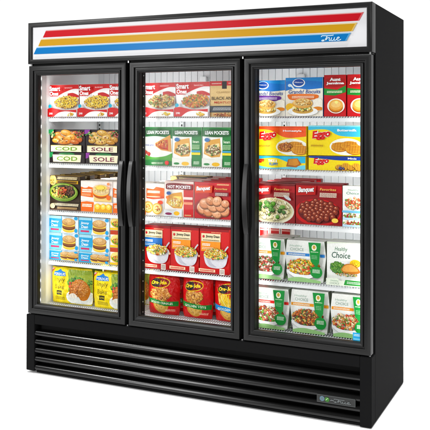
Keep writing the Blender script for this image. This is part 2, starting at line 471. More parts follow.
# base grille: solid frame with five rolled louvers
gr = MB()
gr.box(0, .057, -.003, .072, .010, .3265)
gr.box(W-.055, W, -.003, .072, .0, .3265)
gr.box(.057, W-.055, -.003, .072, .2745, .3265)
gr.box(.0625, W-.055, .010, .072, .0, .012)
gro = gr.build('base_grille', M['side'], fz, bevel=.0022)
for zl in (.234, .1855, .137, .0885, .040):
    prof = [(.045, .0060), (.020, .0060), (.0125, .0050), (.0085, .0032), (.0052, .0), (.0025, -.0045), (.0008, -.0095), (.0, -.0140),
            (.0010, -.0190), (.0050, -.0240), (.0120, -.0275), (.022, -.0290), (.045, -.0295)]
    MB().ext_x([(y, z+zl) for y, z in prof], .0572, W-.0552).build('louver', M['grille'], gro, smooth=True)
bk = MB(); bk.box(.0575, W-.0555, .046, .066, .012, .2743); bk.build('opening_shade_block', M['rubber'], gro)  # solid black block, its colour stands in for the shade behind the louvers
ba = Art(.188, .037, '#1c1e1e', step=.0002)
ba.rect(.0, .0, 1, .07, '#484b4b'); ba.rect(0, .93, 1, 1, '#484b4b'); ba.rect(0, 0, .012, 1, '#484b4b'); ba.rect(.988, 0, 1, 1, '#484b4b')
ba.ell(.14, .5, .062, .32, '#5d7785'); ba.ell(.14, .5, .038, .19, '#5d6b73'); ba.ell(.27, .46, .062, .31, '#2f6a20'); ba.stroke([(.24,.36),(.27,.55),(.30,.6)], .0022, '#bfe0a8')
script_word(ba, .45, .26, .44, .42, .0026, '#6f7475'); ba.stroke([(.36,.42),(.40,.5),(.45,.42)], .0018, '#9aa0a2')
bmsh = bpy.data.meshes.new('badge'); 
bb = MB().box(0, .188, 0, .003, 0, .037)
bmsh.from_pydata(bb.v+ba.v, [], bb.f+[[i+8 for i in f] for f in ba.f]); paint(bmsh, [ba.base]*6+ba.c); bmsh.materials.append(M['tagm'])
link('badge', bmsh, gro, (1.722, -.0042, .0865))

# shelves, three sections by four levels and the rack on the floor
SZ = (1.450, 1.182, .908, .617, .367)
SECT = ((.046, .640), (.672, 1.305), (1.338, 1.938))
def make_shelf(x0, x1, z):
    w = MB(); n = int((x1-x0)/.0135)
    for i in range(n+1):
        xx = x0+.004+(x1-x0-.008)*i/n
        w.box(xx-.0013, xx+.0013, .1415, .64, z-.0035, z-.0008); w.box(xx-.0013, xx+.0013, .1392, .1412, z-.0105, z-.0008)
    for yy in (.20, .32, .44, .56, .635): w.box(x0, x1, yy-.0025, yy+.0025, z-.0088, z-.0038)
    so = w.build('wire_shelf', M['wire'], fz)
    r = MB(); r.box(x0, x1, .1415, .1465, z-.0135, z-.0070); r.box(x0, x1, .1385, .1425, z-.0120, z-.0100); r.box(x0, x1, .1360, .1400, z-.0270, z-.0112); r.build('front_rail', M['wire'], so, bevel=.0012)
    for yy in (.1415,):
        for xx in (x0, x1-.004): MB().box(xx, xx+.004, .150, .64, z-.022, z-.0095).build('side_bracket', M['wire'], so)
for (x0, x1) in SECT:
    for z in SZ: make_shelf(x0, x1, z)

# ------------------------------------------------------------------ goods: printed designs
PASTA = ['#e9c84a', '#f0d669', '#dcae34', '#f4e08a', '#c98f2b']
MEAT = ['#a8552b', '#8d3f1f', '#c47a3d', '#73341a']
VEG = ['#3f7a2c', '#5f9a35', '#c8371f', '#e2b43a', '#d9c9a0']
MIX = ['#c9a55a', '#3f6b2a', '#a8401f', '#e6d29a', '#7d4a22', '#d8882e']

def d_smart(pal, seed, w=.203, h=.187):
    a = Art(w, h, '#f3f1ef', seed)
    a.curve([(0,.66),(.3,.68),(.55,.78),(.8,.86),(1,.86)], '#cf1f2c', 1)
    a.rect(0, .93, 1, 1, '#c41a28')
    a.poly([(.02,.64),(.02,.95),(.40,.95),(.42,.74),(.28,.64)], '#c9182a')
    a.ell(.62, .42, .47, .25, '#ffffff'); a.ell(.62, .43, .43, .21, '#e8e2d6')
    a.curve([(.62,.72),(.8,.74),(1,.66)], '#b81826', .60)
    a.food(.62, .46, .41, .185, pal, 190, .0065)
    a.curve([(0,.24),(.15,.28),(.35,.24),(.6,.20),(1,.22)], '#c01c28', 0)
    a.curve([(.22,.0),(.4,.13),(.65,.17),(1,.13)], '#f6f3ee', 0)
    a.ell(.09, .33, .055, .055, '#38a9c4'); a.text('Smart', .07, .80, .44, .95, '#ffffff', .035); a.text('Ones', .08, .655, .38, .785, '#ffffff', .035)
    a.text('BAKED', .60, .875, .86, .91, '#f6d2cf', .01); a.text('290', .06, .07, .18, .13, '#ffffff', .02)
    a.food(.78, .08, .12, .04, PASTA, 14, .005)
    return carton_mesh('smart_meal', a, .036, '#c41a28', '#c41a28')

def d_fish(word, seed, up=True, w=.25, accent='#3a9a5c', ink='#7ba33e'):
    h = .131 if up else .062
    a = Art(w, h, '#241a1c', seed)
    if up:
        a.ell(.52, .62, .44, .36, '#5a2e18'); a.ell(.52, .62, .40, .30, '#e8d9bc')
        C = ['#d98a35', '#e8aa52', '#c56a22'] if word == 'COD' else ['#d6b066', '#c9a052', '#bd8a3c']
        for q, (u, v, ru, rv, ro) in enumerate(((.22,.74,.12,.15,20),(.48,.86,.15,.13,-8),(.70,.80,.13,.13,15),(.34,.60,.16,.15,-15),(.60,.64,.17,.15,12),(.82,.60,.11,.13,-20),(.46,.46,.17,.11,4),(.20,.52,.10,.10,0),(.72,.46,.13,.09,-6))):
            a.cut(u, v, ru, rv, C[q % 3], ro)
        a.food(.5, .55, .36, .14, ['#3f6b2a', '#8a2a1c', '#f0e2c0', C[0]], 12, .004)
        a.food(.86, .80, .14, .14, ['#2f6a2a', '#4d8a36', '#8a2030', '#b03038'], 26, .006)
        a.food(.12, .80, .10, .12, ['#2f6a2a', '#397a3a', '#d8cfa0'], 14, .006)
        a.poly([(0,1),(.17,1),(.09,.84),(0,.80)], accent)
        a.rect(.08, .02, .93, .31, '#efe9cc'); a.rect(.08, .28, .93, .31, '#c8b878')
        a.text(word, .20, .07, .82, .235, ink, .02)
    else:
        a.poly([(0,1),(.12,1),(.08,.55),(0,.45)], accent)
        a.ell(.50, .84, .22, .16, '#3a7d4a'); a.poly([(.12,.10),(.88,.10),(.90,.78),(.10,.78)], '#efe9cc')
        a.text(word, .22, .22, .80, .62, ink, .02)
    return carton_mesh('fish_box', a, .04 if up else .131, '#2b1d1c', '#33251f')

def d_bowl(seed, up=True, w=.214):
    h = .152 if up else .047
    a = Art(w, h, '#3b2c1c', seed)
    if up:
        a.rect(0, .80, 1, 1, '#4b3a22'); a.ell(.10, .82, .12, .20, '#e7cf8c'); a.food(.10, .82, .09, .14, ['#f3e3a0', '#d8b84c'], 8, .006)
        a.lines(.26, .86, .92, .96, 1, '#d9c9a4', .8); a.rect(.24, .70, .96, .82, '#caa13a'); a.lines(.28, .72, .92, .80, 1, '#4b3014', .9)
        a.ell(.5, .38, .47, .35, '#6f8f3a'); a.ell(.5, .40, .43, .30, '#98ad55'); a.ell(.5, .40, .39, .26, '#35401c')
        a.food(.66, .45, .20, .19, ['#4a2a1e', '#5d3526', '#6f4030', '#3a1f18'], 40, .007)
        a.food(.32, .38, .20, .17, ['#e2c24c', '#f0d878', '#c98f2b', '#6f8f3a'], 40, .007)
        a.food(.50, .40, .16, .18, ['#c8492a', '#d96a3a', '#a83a20'], 30, .006); a.food(.45, .22, .25, .07, ['#d8b84c', '#7a9a3a'], 20, .005)
    else:
        a.rect(0, .0, 1, .12, '#6b4a32'); a.lines(.10, .55, .95, .85, 1, '#e8dcc0', .8); a.ell(.12, .5, .08, .32, '#d8c9a8'); a.lines(.28, .18, .92, .42, 1, '#c9a878', .7)
    return carton_mesh('bowl_box', a, .05 if up else .15, '#3b2c1c', '#c9a13c')

def d_egg(seed, up=True, w=.215):
    h = .115 if up else .060
    a = Art(w, h, '#f3ece6', seed)
    if up:
        a.rect(0, .94, 1, 1, '#e8e0d6')
        a.poly([(0,.24),(.40,.18),(.42,.66),(.25,.72),(.14,.66),(0,.70)], '#e8762c'); a.ell(.14, .72, .10, .07, '#f3ece6')
        a.lines(.05, .42, .36, .60, 1, '#fff1dd', .8); a.lines(.05, .26, .34, .38, 2, '#f9c79a', .6)
        a.rect(.44, .0, 1, .30, '#e8c98a'); a.ell(.66, .34, .23, .20, '#a8642a'); a.ell(.66, .40, .24, .18, '#c9452e'); a.ell(.66, .46, .25, .20, '#f2c23a'); a.ell(.66, .52, .26, .22, '#d9c29a')
        a.ell(.66, .60, .26, .24, '#d9b988'); a.ell(.66, .61, .25, .22, '#ecd6a8'); a.ell(.67, .66, .19, .15, '#f2da7c'); a.food(.66, .62, .22, .18, ['#e8c890', '#dcb878', '#f2e0b4'], 40, .003); a.ell(.66, .68, .13, .09, '#f5d774')
        a.ell(.91, .88, .045, .07, '#e89a6a'); a.ell(.91, .70, .045, .07, '#edb089'); a.ell(.91, .22, .06, .12, '#e8762c')
    else:
        a.poly([(0,.02),(.40,.02),(.42,.92),(.2,.98),(0,.9)], '#e8762c'); a.lines(.05, .45, .36, .75, 1, '#fff1dd', .8)
        a.rect(.44, .0, 1, .72, '#dfae3a')
        for cu in (.54, .72, .89): a.ell(cu, .46, .09, .36, '#e3a836'); a.ell(cu, .55, .075, .26, '#f3d268'); a.ell(cu, .6, .04, .12, '#f8e7a0')
    return carton_mesh('egg_box', a, .05 if up else .115, '#f3ece6', '#efe6dc')

def d_blue(seed, up=True, w=.205, top='#f0c8a8'):
    h = .098 if up else .058
    a = Art(w, h, '#dfe9ee', seed)
    a.poly([(0,0),(.40,0),(.46,.5),(.44,1),(0,1)], '#3f9fcb'); a.poly([(0,.0),(.40,0),(.44,.28),(0,.36)], '#7fc4dd' if up else '#4aa9cf'); a.rect(0, .84 if up else .9, .42, 1, '#a8d3e2')
    a.text('Jimmy', .06, .56, .33, .74, '#f2fbff', .02, .15); a.text('Dean', .08, .36, .30, .54, '#f2fbff', .02, .15); a.rect(.06, .14, .34, .24, '#c2416a')
    for cu in ((.68,) if up else (.58, .82)):
        k = 1 if up else .9
        a.ell(cu, .20, .21*k, .15, '#e8c25a'); a.ell(cu, .27, .22*k, .13, '#f0d47c'); a.ell(cu, .36, .22*k, .17, '#6b3d22'); a.ell(cu, .42, .215*k, .14, '#8a5631')
        a.ell(cu, .50, .225*k, .10, '#efcf6a'); a.ell(cu, .66, .225*k, .23, '#b88a55'); a.ell(cu, .70, .205*k, .19, '#d0a873'); a.ell(cu-.03, .75, .13*k, .10, '#dfbf90')
        for i in range(26): a.blob(cu+a.r.uniform(-.15, .15)*k, .68+a.r.uniform(-.13, .14), .0014, a.r.choice(['#e9d3a8', '#a97a45']), hl=False, n=5)
    a.ell(.93, .18, .05, .12, '#2c9ed2'); a.ell(.93, .90, .06, .10, '#3fa0cf'); a.lines(.50, .93, .82, .98, 1, '#8aa5b2')
    return carton_mesh('sandwich_box', a, .048 if up else .1, '#cfdfe6', '#b9aa90' if up else '#dfe9ee')

def d_mini(seed, w=.185, h=.096):
    a = Art(w, h, '#f6efe2', seed)
    a.rect(0, .76, 1, 1, '#b9472a'); a.ell(.3, .45, .28, .32, '#f4b833'); a.ell(.3, .40, .24, .22, '#6fa83c'); a.ell(.3, .55, .26, .22, '#f3dc92')
    a.food(.3, .42, .2, .14, ['#e8a42a', '#f4d257', '#c8642a', '#5f9a35'], 30, .006); a.rect(.0, .02, 1, .14, '#f0c64a'); a.lines(.60, .3, .94, .6, 2, '#c8642a')
    return carton_mesh('bites_box', a, .05, '#f0e6d2', '#e9dfc9')

def d_bake(seed=3, w=.286, h=.208):
    a = Art(w, h, '#f2dc24', seed, .0002)
    a.poly([(.47,.0),(1,.0),(1,1),(.44,1),(.50,.5)], '#9fae52'); a.poly([(.52,.80),(1,.86),(1,1),(.46,1)], '#8c9e48')
    a.food(.74, .62, .26, .16, ['#3f7a2c', '#2f6422', '#5f9a35', '#4f8a30'], 40, .012); a.food(.56, .56, .05, .08, ['#c8321e', '#d8452a'], 6, .011)
    a.ell(.74, .20, .32, .24, '#f4f4ef'); a.ell(.74, .22, .28, .19, '#e6e8e2')
    a.poly(smooth([(.50,.30),(.56,.55),(.66,.70),(.78,.72),(.90,.62),(.96,.40),(.90,.18),(.78,.14),(.70,.26),(.58,.22),(.50,.30)], 5), '#c07a38')
    a.food(.75, .46, .17, .22, ['#d8954e', '#c9803c', '#e0a560', '#c07434', '#b5662a'], 230, .0042); a.stroke([(.70,.30),(.73,.5),(.80,.68)], .004, '#94501f')
    a.food(.62, .42, .08, .16, ['#d08a48', '#b5642a', '#c9773a'], 26, .008); a.ell(.60, .26, .09, .07, '#f4ede0')
    a.poly([(.0,.82),(.10,.98),(0,1)], '#d8352a'); a.text('NEW', .005, .90, .07, .95, '#ffffff', .02, 0, 24)
    a.poly([(.07,.77),(.09,.88),(.18,.91),(.24,.96),(.30,.91),(.39,.88),(.41,.77)], '#2b7fc4'); a.text('PERDUE', .09, .79, .39, .855, '#ffffff', .01)
    a.text('Simply', .09, .58, .38, .74, '#6b5a1c', .0, .1); a.text('Bake', .13, .41, .36, .53, '#6b5a1c', .0, .1)
    a.rect(.17, .24, .31, .36, '#2d2a18'); a.text('OVEN', .185, .275, .295, .325, '#e8d860', .01); a.lines(.12, .10, .38, .20, 2, '#6b5a1c')
    a.rect(.0, .965, 1, 1, '#d6c11e'); a.rect(0, 0, 1, .03, '#d6c11e')
    return bag_mesh('chicken_bag', a, .034, 3, '#e6cf1e', .05)

def d_angus(seed=5, w=.195, h=.188):
    a = Art(w, h, '#d9bd8c', seed)
    a.rect(0, .87, 1, 1, '#c3202c'); a.poly([(.36,.78),(.50,.78),(.50,.99),(.36,.99)], '#241c1a'); a.lines(.05, .91, .34, .95, 1, '#f3d6cc'); a.lines(.56, .91, .9, .95, 1, '#f3d6cc')
    a.text("CLASSIC", .2, .66, .62, .71, '#9a7a4c', .0); a.text('BLACK ANGUS', .06, .47, .90, .56, '#3a2a1c', .012)
    a.text('MEATLOAF', .14, .37, .78, .43, '#b0412c', .01); a.rect(0, .12, 1, .30, '#3b3f45'); a.lines(.12, .17, .9, .26, 2, '#c9ccd0'); a.food(.55, .05, .4, .05, MEAT, 30, .006)
    return carton_mesh('meatloaf_box', a, .036, '#c3202c', '#c3202c')

def d_lean(kind, seed, w=.178, h=.212):
    a = Art(w, h, '#f1f2ec', seed)
    G = '#12813f'
    a.rect(0, .955, 1, 1, G)
    if kind == 0:
        a.curve([(0,.74),(.5,.76),(1,.70)], G, 1); a.rect(0, 0, 1, .10, G); a.curve([(0,.30),(.3,.22),(.7,.24),(1,.33)], '#5da548', .0); a.curve([(0,.14),(.3,.16),(.7,.15),(1,.12)], G, 0)
        a.poly([(.40,.58),(.93,.80),(.98,.36),(.62,.40),(.42,.50)], '#d8a35c'); a.poly([(.44,.57),(.84,.68),(.86,.40),(.6,.44)], '#c8442c')
        a.food(.66, .55, .20, .10, ['#c83a24', '#e0663c', '#e9c06c', '#b5321c'], 40, .006); a.food(.12, .34, .13, .07, ['#c8281c', '#a81c14', '#d84a34'], 9, .010)
        a.text('whole grain', .05, .50, .38, .555, '#3a4aa0', .015); a.text('NEW CRUST', .30, .04, .70, .09, '#e9f4e0', .01); a.ell(.83, .08, .07, .055, '#d8332a')
    else:
        a.rect(.66, 0, 1, 1, G); a.curve([(0,.77),(.5,.75),(1,.77)], G, 1)
        a.poly([(.05,.33),(.08,.60),(.28,.68),(.58,.72),(.62,.40),(.58,.26),(.30,.24)], '#d9a860'); a.poly([(.10,.36),(.30,.56),(.56,.60),(.57,.32),(.3,.28)], '#edd9a6')
        a.food(.36, .43, .23, .13, ['#7a5238', '#5d3a24', '#e9dcb8', '#4f7a34', '#96704c'], 46, .007); a.ell(.17, .68, .085, .05, '#3a72a8')
        a.curve([(0,.22),(.3,.18),(.66,.22)], '#e3e3dc', .0); a.ell(.46, .07, .13, .05, '#e5b94a'); a.ell(.16, .07, .10, .03, G)
        a.text('lean', .72, .60, .92, .67, '#e9f4e0', .01); a.lines(.70, .44, .95, .56, 2, '#bfe0b0'); a.rect(.68, .30, .98, .36, '#e6d64a'); a.rect(.68, .37, .98, .41, '#4aa0c8'); a.lines(.76, .06, .95, .14, 2, '#dff0d8')
    a.poly(smooth([(.08,.86),(.10,.92),(.5,.96),(.9,.92),(.94,.86),(.9,.79),(.5,.775),(.1,.79),(.08,.86)], 4), '#0f5a2a')
    a.text('LEAN POCKETS', .13, .815, .90, .905, '#ffffff', .03)
    return carton_mesh('pocket_box', a, .045, '#1f7a3e', '#1f7a3e')

def d_hot(seed=7, w=.176, h=.192):
    a = Art(w, h, '#f3ede6', seed)
    a.rect(.66, 0, 1, 1, '#c41f2b'); a.rect(0, .93, 1, 1, '#e8d4cc'); a.rect(.62,.0,.66,1,'#efe4d8')
    a.poly([(.06,.38),(.10,.58),(.30,.66),(.60,.70),(.66,.40),(.60,.24),(.30,.24)], '#d8a04c'); a.poly([(.12,.36),(.32,.58),(.58,.58),(.60,.30),(.3,.28)], '#f2d97c')
    a.food(.38, .43, .20, .12, ['#f4e29a', '#e8c050', '#e08a58', '#fff0c0', '#d9703c'], 44, .007)
    a.poly(smooth([(.06,.85),(.10,.93),(.5,.95),(.93,.90),(.96,.84),(.92,.77),(.5,.78),(.1,.77),(.06,.85)], 4), '#7a1420')
    a.text('HOT POCKETS', .12, .80, .91, .89, '#ffffff', .03); a.ell(.16, .66, .08, .05, '#2f5a9a'); a.ell(.12, .54, .06, .045, '#f08a2a')
    a.rect(.68, .50, .98, .57, '#f2dcd4'); a.rect(.68, .36, .98, .43, '#e89a7a'); a.curve([(0,.2),(.3,.16),(.62,.22)], '#dfe2e6', .0); a.ell(.16, .08, .12, .035, '#8a2a5a'); a.ell(.44, .10, .10, .06, '#e8b84a'); a.lines(.72, .04, .94, .08, 1, '#f6d8a0')
    return carton_mesh('snack_box', a, .045, '#e9dccb', '#c8343c')

def d_taco(seed=8, w=.135, h=.175):
    a = Art(w, h, '#f6f0ea', seed)
    a.poly([(0,.60),(0,.86),(.5,.82),(.62,.90),(1,.86),(1,.60),(.5,.55)], '#e8752c'); a.poly([(0,.55),(0,.62),(.5,.57),(1,.62),(1,.55),(.5,.50)], '#d85a2a')
    a.lines(.22, .70, .82, .78, 1, '#fff4e4', .9); a.lines(.22, .57, .84, .61, 1, '#ffe0c0', .8); a.ell(.84, .42, .12, .06, '#e8542a')
    for cu, cv in ((.28, .26), (.70, .22)):
        a.ell(cu, cv, .23, .18, '#d9ab55'); a.ell(cu, cv, .18, .14, '#f4e0a0'); a.ell(cu, cv+.01, .10, .09, '#f0b83a'); a.food(cu, cv, .10, .07, ['#e8a02c', '#c85a2a', '#f4e29a'], 14, .006)
    a.ell(.12, .08, .07, .05, '#e8752c')
    return carton_mesh('roll_box', a, .045, '#f0e4d8', '#e8e0d6')

def d_banquet_chicken(seed=9, w=.214, h=.192):
    a = Art(w, h, '#bb1f2c', seed)
    a.rect(0, .92, 1, 1, '#c9313a'); a.lines(.62, .93, .95, .97, 1, '#f4d0a0', .7); a.text('Favorites', .56, .81, .90, .86, '#f6d48a', .01, .2)
    a.ell(.50, .30, .49, .30, '#8a1420'); a.ell(.52, .30, .44, .25, '#e7d2b8')
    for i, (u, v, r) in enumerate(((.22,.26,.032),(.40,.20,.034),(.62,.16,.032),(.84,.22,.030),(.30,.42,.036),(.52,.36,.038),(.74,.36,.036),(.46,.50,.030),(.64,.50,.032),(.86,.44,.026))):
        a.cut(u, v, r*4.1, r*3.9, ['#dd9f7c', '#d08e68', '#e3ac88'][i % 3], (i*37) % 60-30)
    a.poly([(.04,.70),(.04,.90),(.52,.92),(.50,.72)], '#d8562c'); a.text('Banquet', .07, .735, .45, .88, '#ffffff', .04, .2, 4, '#7a1018')
    a.rect(.58, .64, .96, .75, '#7a1430'); a.lines(.60, .65, .93, .73, 2, '#f4e4d8')
    return carton_mesh('dinner_box', a, .040, '#a81a26', '#b5222c')

def d_jdbowl(kind, seed, w=.170, h=.236):
    a = Art(w, h, '#c81d28', seed)
    a.rect(0, .95, 1, 1, '#8f1a22'); a.lines(.4, .915, .75, .94, 1, '#e8b08a', .6); a.rect(.06, .72, .72, .90, '#efe2c0'); a.lines(.12, .735, .68, .765, 1, '#8a7a5a', .6); a.text('Jimmy Dean', .22, .795, .69, .865, '#2a2420', .02); a.ell(.14, .83, .035, .03, '#c8323a')
    c = '#1f6fb5' if kind == 0 else '#ec9a45'
    a.poly([(.06,.50),(.72,.50),(.72,.72),(.06,.72)], c); a.lines(.10, .62, .38, .68, 1, '#f4f0e4', .7); a.lines(.10, .54, .50, .60, 2, '#f2d8b0' if kind else '#a8c8e8', .6)
    a.ell(.58, .42, .42, .12, '#e9e9ec'); a.poly(smooth([(.16,.42),(.23,.23),(.40,.145),(.76,.145),(.92,.23),(.99,.42)], 6), '#dcdce2')
    a.poly(smooth([(.25,.34),(.33,.22),(.44,.175),(.60,.165),(.45,.24),(.35,.38)], 5), '#c2c2cc')
    a.stroke([(.86,.50),(.93,.58),(1.0,.64)], .008, '#c9cbd0', 3)
    a.food(.58, .46, .37, .105, ['#f2d25a', '#f7e48c', '#e9c03c', '#c8562e', '#4f8a34', '#f4ecd0', '#dba848'], 130, .0075)
    a.poly([(.04,.055),(.60,.055),(.60,.115),(.04,.125)], '#f0d9b8'); a.lines(.08, .07, .56, .105, 1, '#c8323a', .7); a.rect(.76, .02, .93, .15, '#e9dfd6'); a.lines(.78, .04, .91, .13, 3, '#9a8a80', .5)
    a.ell(.06, .40, .03, .025, '#e8b08a')
    return carton_mesh('breakfast_box', a, .05, '#b81a24', '#9a1c24')

def d_fries(kind, seed, w=.195, h=.226):
    a = Art(w, h, '#bf1a26', seed, .0002)
    a.poly([(.0,1),(1,1),(1,.9),(.5,.93),(0,.9)], '#a8141f'); a.ell(.5, .5, .52, .42, '#c9202c')
    a.ell(.48, .245, .24, .20, '#c99b52'); a.ell(.46, .27, .19, .15, '#dbb46c'); a.food(.48, .2, .17, .1, ['#c4964a', '#b98a40', '#e0bc78'], 12, .0035)
    if kind == 0: a.food(.48, .52, .31, .14, ['#d99a4c', '#c9803a', '#e8b468', '#b5692c'], 70, .011)
    elif kind == 1: a.food(.48, .53, .28, .15, ['#c98a3c', '#b0702c', '#dba458', '#96591f'], 80, .010)
    else:
        for i in range(46):
            u = a.r.uniform(.22, .78); v = a.r.uniform(.36, .5); t = a.r.uniform(-.13, .13); l = a.r.uniform(.14, .26)
            c = a.r.choice(['#f3d25e', '#f8e28c', '#e4b63c'])
            a.stroke([(u, v), (u+t, v+l)], .009, mixc(c, '#7a4a10', .4), 0); a.stroke([(u, v), (u+t, v+l)], .0062, c, 0)
    b = '#2d8a3e' if kind < 2 else '#2492d0'
    a.band([(.02,.28),(.3,.27),(.6,.235),(.97,.23)], [(.02,.405),(.3,.385),(.6,.35),(.97,.345)], b)
    a.text(('GOLDEN CRINKLES', 'GOLDEN TOTS', 'GOLDEN FRIES')[kind], .16, .29, .84, .345, '#f0f6e4', .015, 0, -3)
    a.ell(.46, .78, .31, .125, '#e8c83a', rot=6); a.ell(.46, .78, .285, .105, '#8a1018', rot=6); a.ell(.33, .775, .17, .10, '#2a1a10', rot=6)
    a.text('Ore-', .19, .73, .44, .82, '#f5d93c', .04, .1, 4); a.text('Ida', .47, .745, .68, .835, '#f5d93c', .04, .1, 4)
    a.lines(.62, .10, .90, .16, 2, '#f0c8b0')
    return bag_mesh('potato_bag', a, .046, seed, '#a8141f', .09)

def d_grands(kind, seed, w=.198, h=.197):
    a = Art(w, h, '#f0ebdf', seed)
    a.curve([(0,.66),(.3,.72),(.6,.69),(1,.72)], '#0f78c4', 1); a.curve([(0,.90),(.4,.93),(1,.88)], '#2b8ed0', 1)
    a.ell(.36, .86, .17, .11, '#f3f8ff'); a.ell(.36, .87, .14, .09, '#1a4fa0'); a.text('Pillsbury', .25, .85, .47, .89, '#ffffff', .015)
    a.ell(.12, .80, .05, .04, '#d8ecf8'); a.stroke([(.14,.82),(.24,.70)], .008, '#eaf4fa', 3)
    a.text('Grands! Biscuits', .08, .585, .93, .685, '#2a4f96', .01, .15)
    c = '#6e3a96' if kind == 0 else '#e07a22'
    a.poly(smooth([(.06,.52),(.10,.57),(.5,.575),(.86,.55),(.84,.45),(.5,.42),(.14,.43),(.06,.52)], 4), c); a.lines(.18, .46, .78, .53, 2, mixc(c, '#ffffff', .75), .6)
    a.ell(.14, .24, .12, .10, '#efc04a'); a.ell(.88, .30, .16, .16, '#f4efe2'); a.ell(.88, .20, .13, .05, '#d98a3c'); a.ell(.48, .13, .40, .12, '#fbfaf4')
    a.ell(.48, .16, .28, .09, '#caa25a'); a.ell(.48, .22, .29, .07, '#f4e6b4'); a.food(.48, .20, .25, .05, ['#f4d668', '#8a5a2c', '#5f9a35', '#fff0b4'] if kind else ['#f8ecb8', '#e8c860', '#c89a50'], 30, .007)
    a.ell(.48, .33, .27, .125, '#d8a55c'); a.ell(.48, .36, .25, .10, '#e9c688'); a.food(.48, .36, .20, .07, ['#f0d8a0', '#dcae68', '#cc9448'], 34, .007)
    return carton_mesh('biscuit_bag', a, .045, '#1a6cb4', '#2b8ed0')

def d_aunt(seed=12, w=.112, h=.206):
    a = Art(w, h, '#c0202c', seed)
    a.poly([(.06,.72),(.06,.90),(.30,.92),(.50,.97),(.70,.92),(.95,.90),(.95,.74),(.5,.70)], '#a8141f')
    a.text('Aunt', .26, .85, .76, .93, '#ffffff', .05); a.text('Jemima', .10, .755, .92, .83, '#ffffff', .05)
    a.poly([(0,.52),(0,.68),(.6,.64),(1,.74),(1,.58),(.5,.50)], '#2e8a3c'); a.lines(.14, .56, .84, .62, 2, '#e4f2d0', .6)
    a.ell(.56, .25, .40, .18, '#f6f0e6'); a.ell(.56, .22, .32, .13, '#a8611f'); a.ell(.56, .25, .32, .13, '#d8923c'); a.ell(.56, .28, .31, .125, '#e9b468'); a.ell(.56, .29, .22, .08, '#f2cd8a'); a.ell(.58, .34, .08, .035, '#f8ec9c')
    return carton_mesh('pancake_box', a, .05, '#b01a26', '#c0202c')

def d_eggo(kind, seed, up=True, w=.272):
    h = .150 if up else (.070 if kind == 1 else .066)
    a = Art(w, h, '#f5dc3c', seed)
    if up:
        if kind == 0: a.curve([(0,.90),(.3,.86),(.6,.62),(1,.66)], '#e8642a', 1); a.poly([(.0,.94),(1,.94),(1,1),(0,1)], '#dd5322')
        else: a.curve([(0,.84),(.35,.86),(.6,.66),(1,.62)], '#58bcd8', 1); a.poly([(.0,.95),(1,.95),(1,1),(0,1)], '#8fd4e4')
        a.ell(.72, .30, .31, .28, '#fbf6ea')
        for (u, v) in ((.60,.30),(.78,.34),(.88,.22)):
            a.ell(u, v-.03, .16, .15, '#b9762c'); a.ell(u, v, .16, .15, '#e0a850')
            for i in range(-2, 3):
                a.stroke([(u+i*.05, v-.12), (u+i*.05+.02, v+.12)], .0022, '#b9762c', 0); a.stroke([(u-.14, v+i*.05), (u+.14, v+i*.05+.01)], .0022, '#b9762c', 0)
        if kind == 0: a.food(.60, .32, .12, .12, ['#a8561f', '#8a4218', '#c9803a'], 24, .008)
        a.text('Homestyle' if kind == 0 else 'Buttermilk', .56, .80, .92, .88, '#ffffff', .03)
        a.text('Eggo', .085, .48, .43, .80, '#ffffff', .11, .2, 7); a.text('Eggo', .085, .48, .43, .80, '#d3202c', .05, .2, 7); a.lines(.06, .30, .30, .36, 1, '#b58a1c', .6)
    else:
        if kind == 0:
            a.curve([(0,.72),(.4,.86),(.7,.5),(1,.5)], '#48b8d8', 1); a.curve([(0,.3),(.3,.1),(.7,.2),(1,.35)], '#7fd0e4', 0)
            a.text('Eggo', .02, .45, .17, .85, '#d3202c', .05, .2); a.text('THICK &', .26, .52, .44, .74, '#ffffff', .04); a.text('FLUFFY', .28, .26, .46, .48, '#2a7ab8', .04)
            a.poly([(.62,.22),(.66,.78),(.84,.86),(.92,.42),(.82,.16)], '#a8662a'); a.poly([(.66,.34),(.68,.76),(.84,.82),(.88,.42),(.80,.28)], '#cf9044')
        else:
            a.curve([(0,.88),(.3,.80),(.6,.72),(1,.74)], '#1c3f96', 1); a.text('Eggo', .09, .32, .38, .84, '#ffffff', .10, .2, 4); a.text('Eggo', .09, .32, .38, .84, '#d3202c', .05, .2, 4)
            a.text('Minis', .74, .80, .90, .93, '#ffffff', .02)
            for u, v in ((.58,.22),(.70,.34),(.80,.20),(.90,.34),(.66,.14),(.95,.16)):
                a.ell(u, v, .075, .20, '#8a5a24'); a.ell(u, v+.04, .068, .17, '#dca850')
                for i in (-1, 0, 1): a.stroke([(u+i*.03, v-.1), (u+i*.03, v+.18)], .002, '#9a6428', 0)
            a.food(.62, .2, .06, .12, ['#3a3a70', '#4a4a8a'], 6, .005)
    top = ('#dd5322', '#8fd4e4')[kind] if up else ('#48b8d8', '#1c3f96')[kind]
    return carton_mesh('waffle_box', a, .045 if up else .15, '#e8cf38', top)

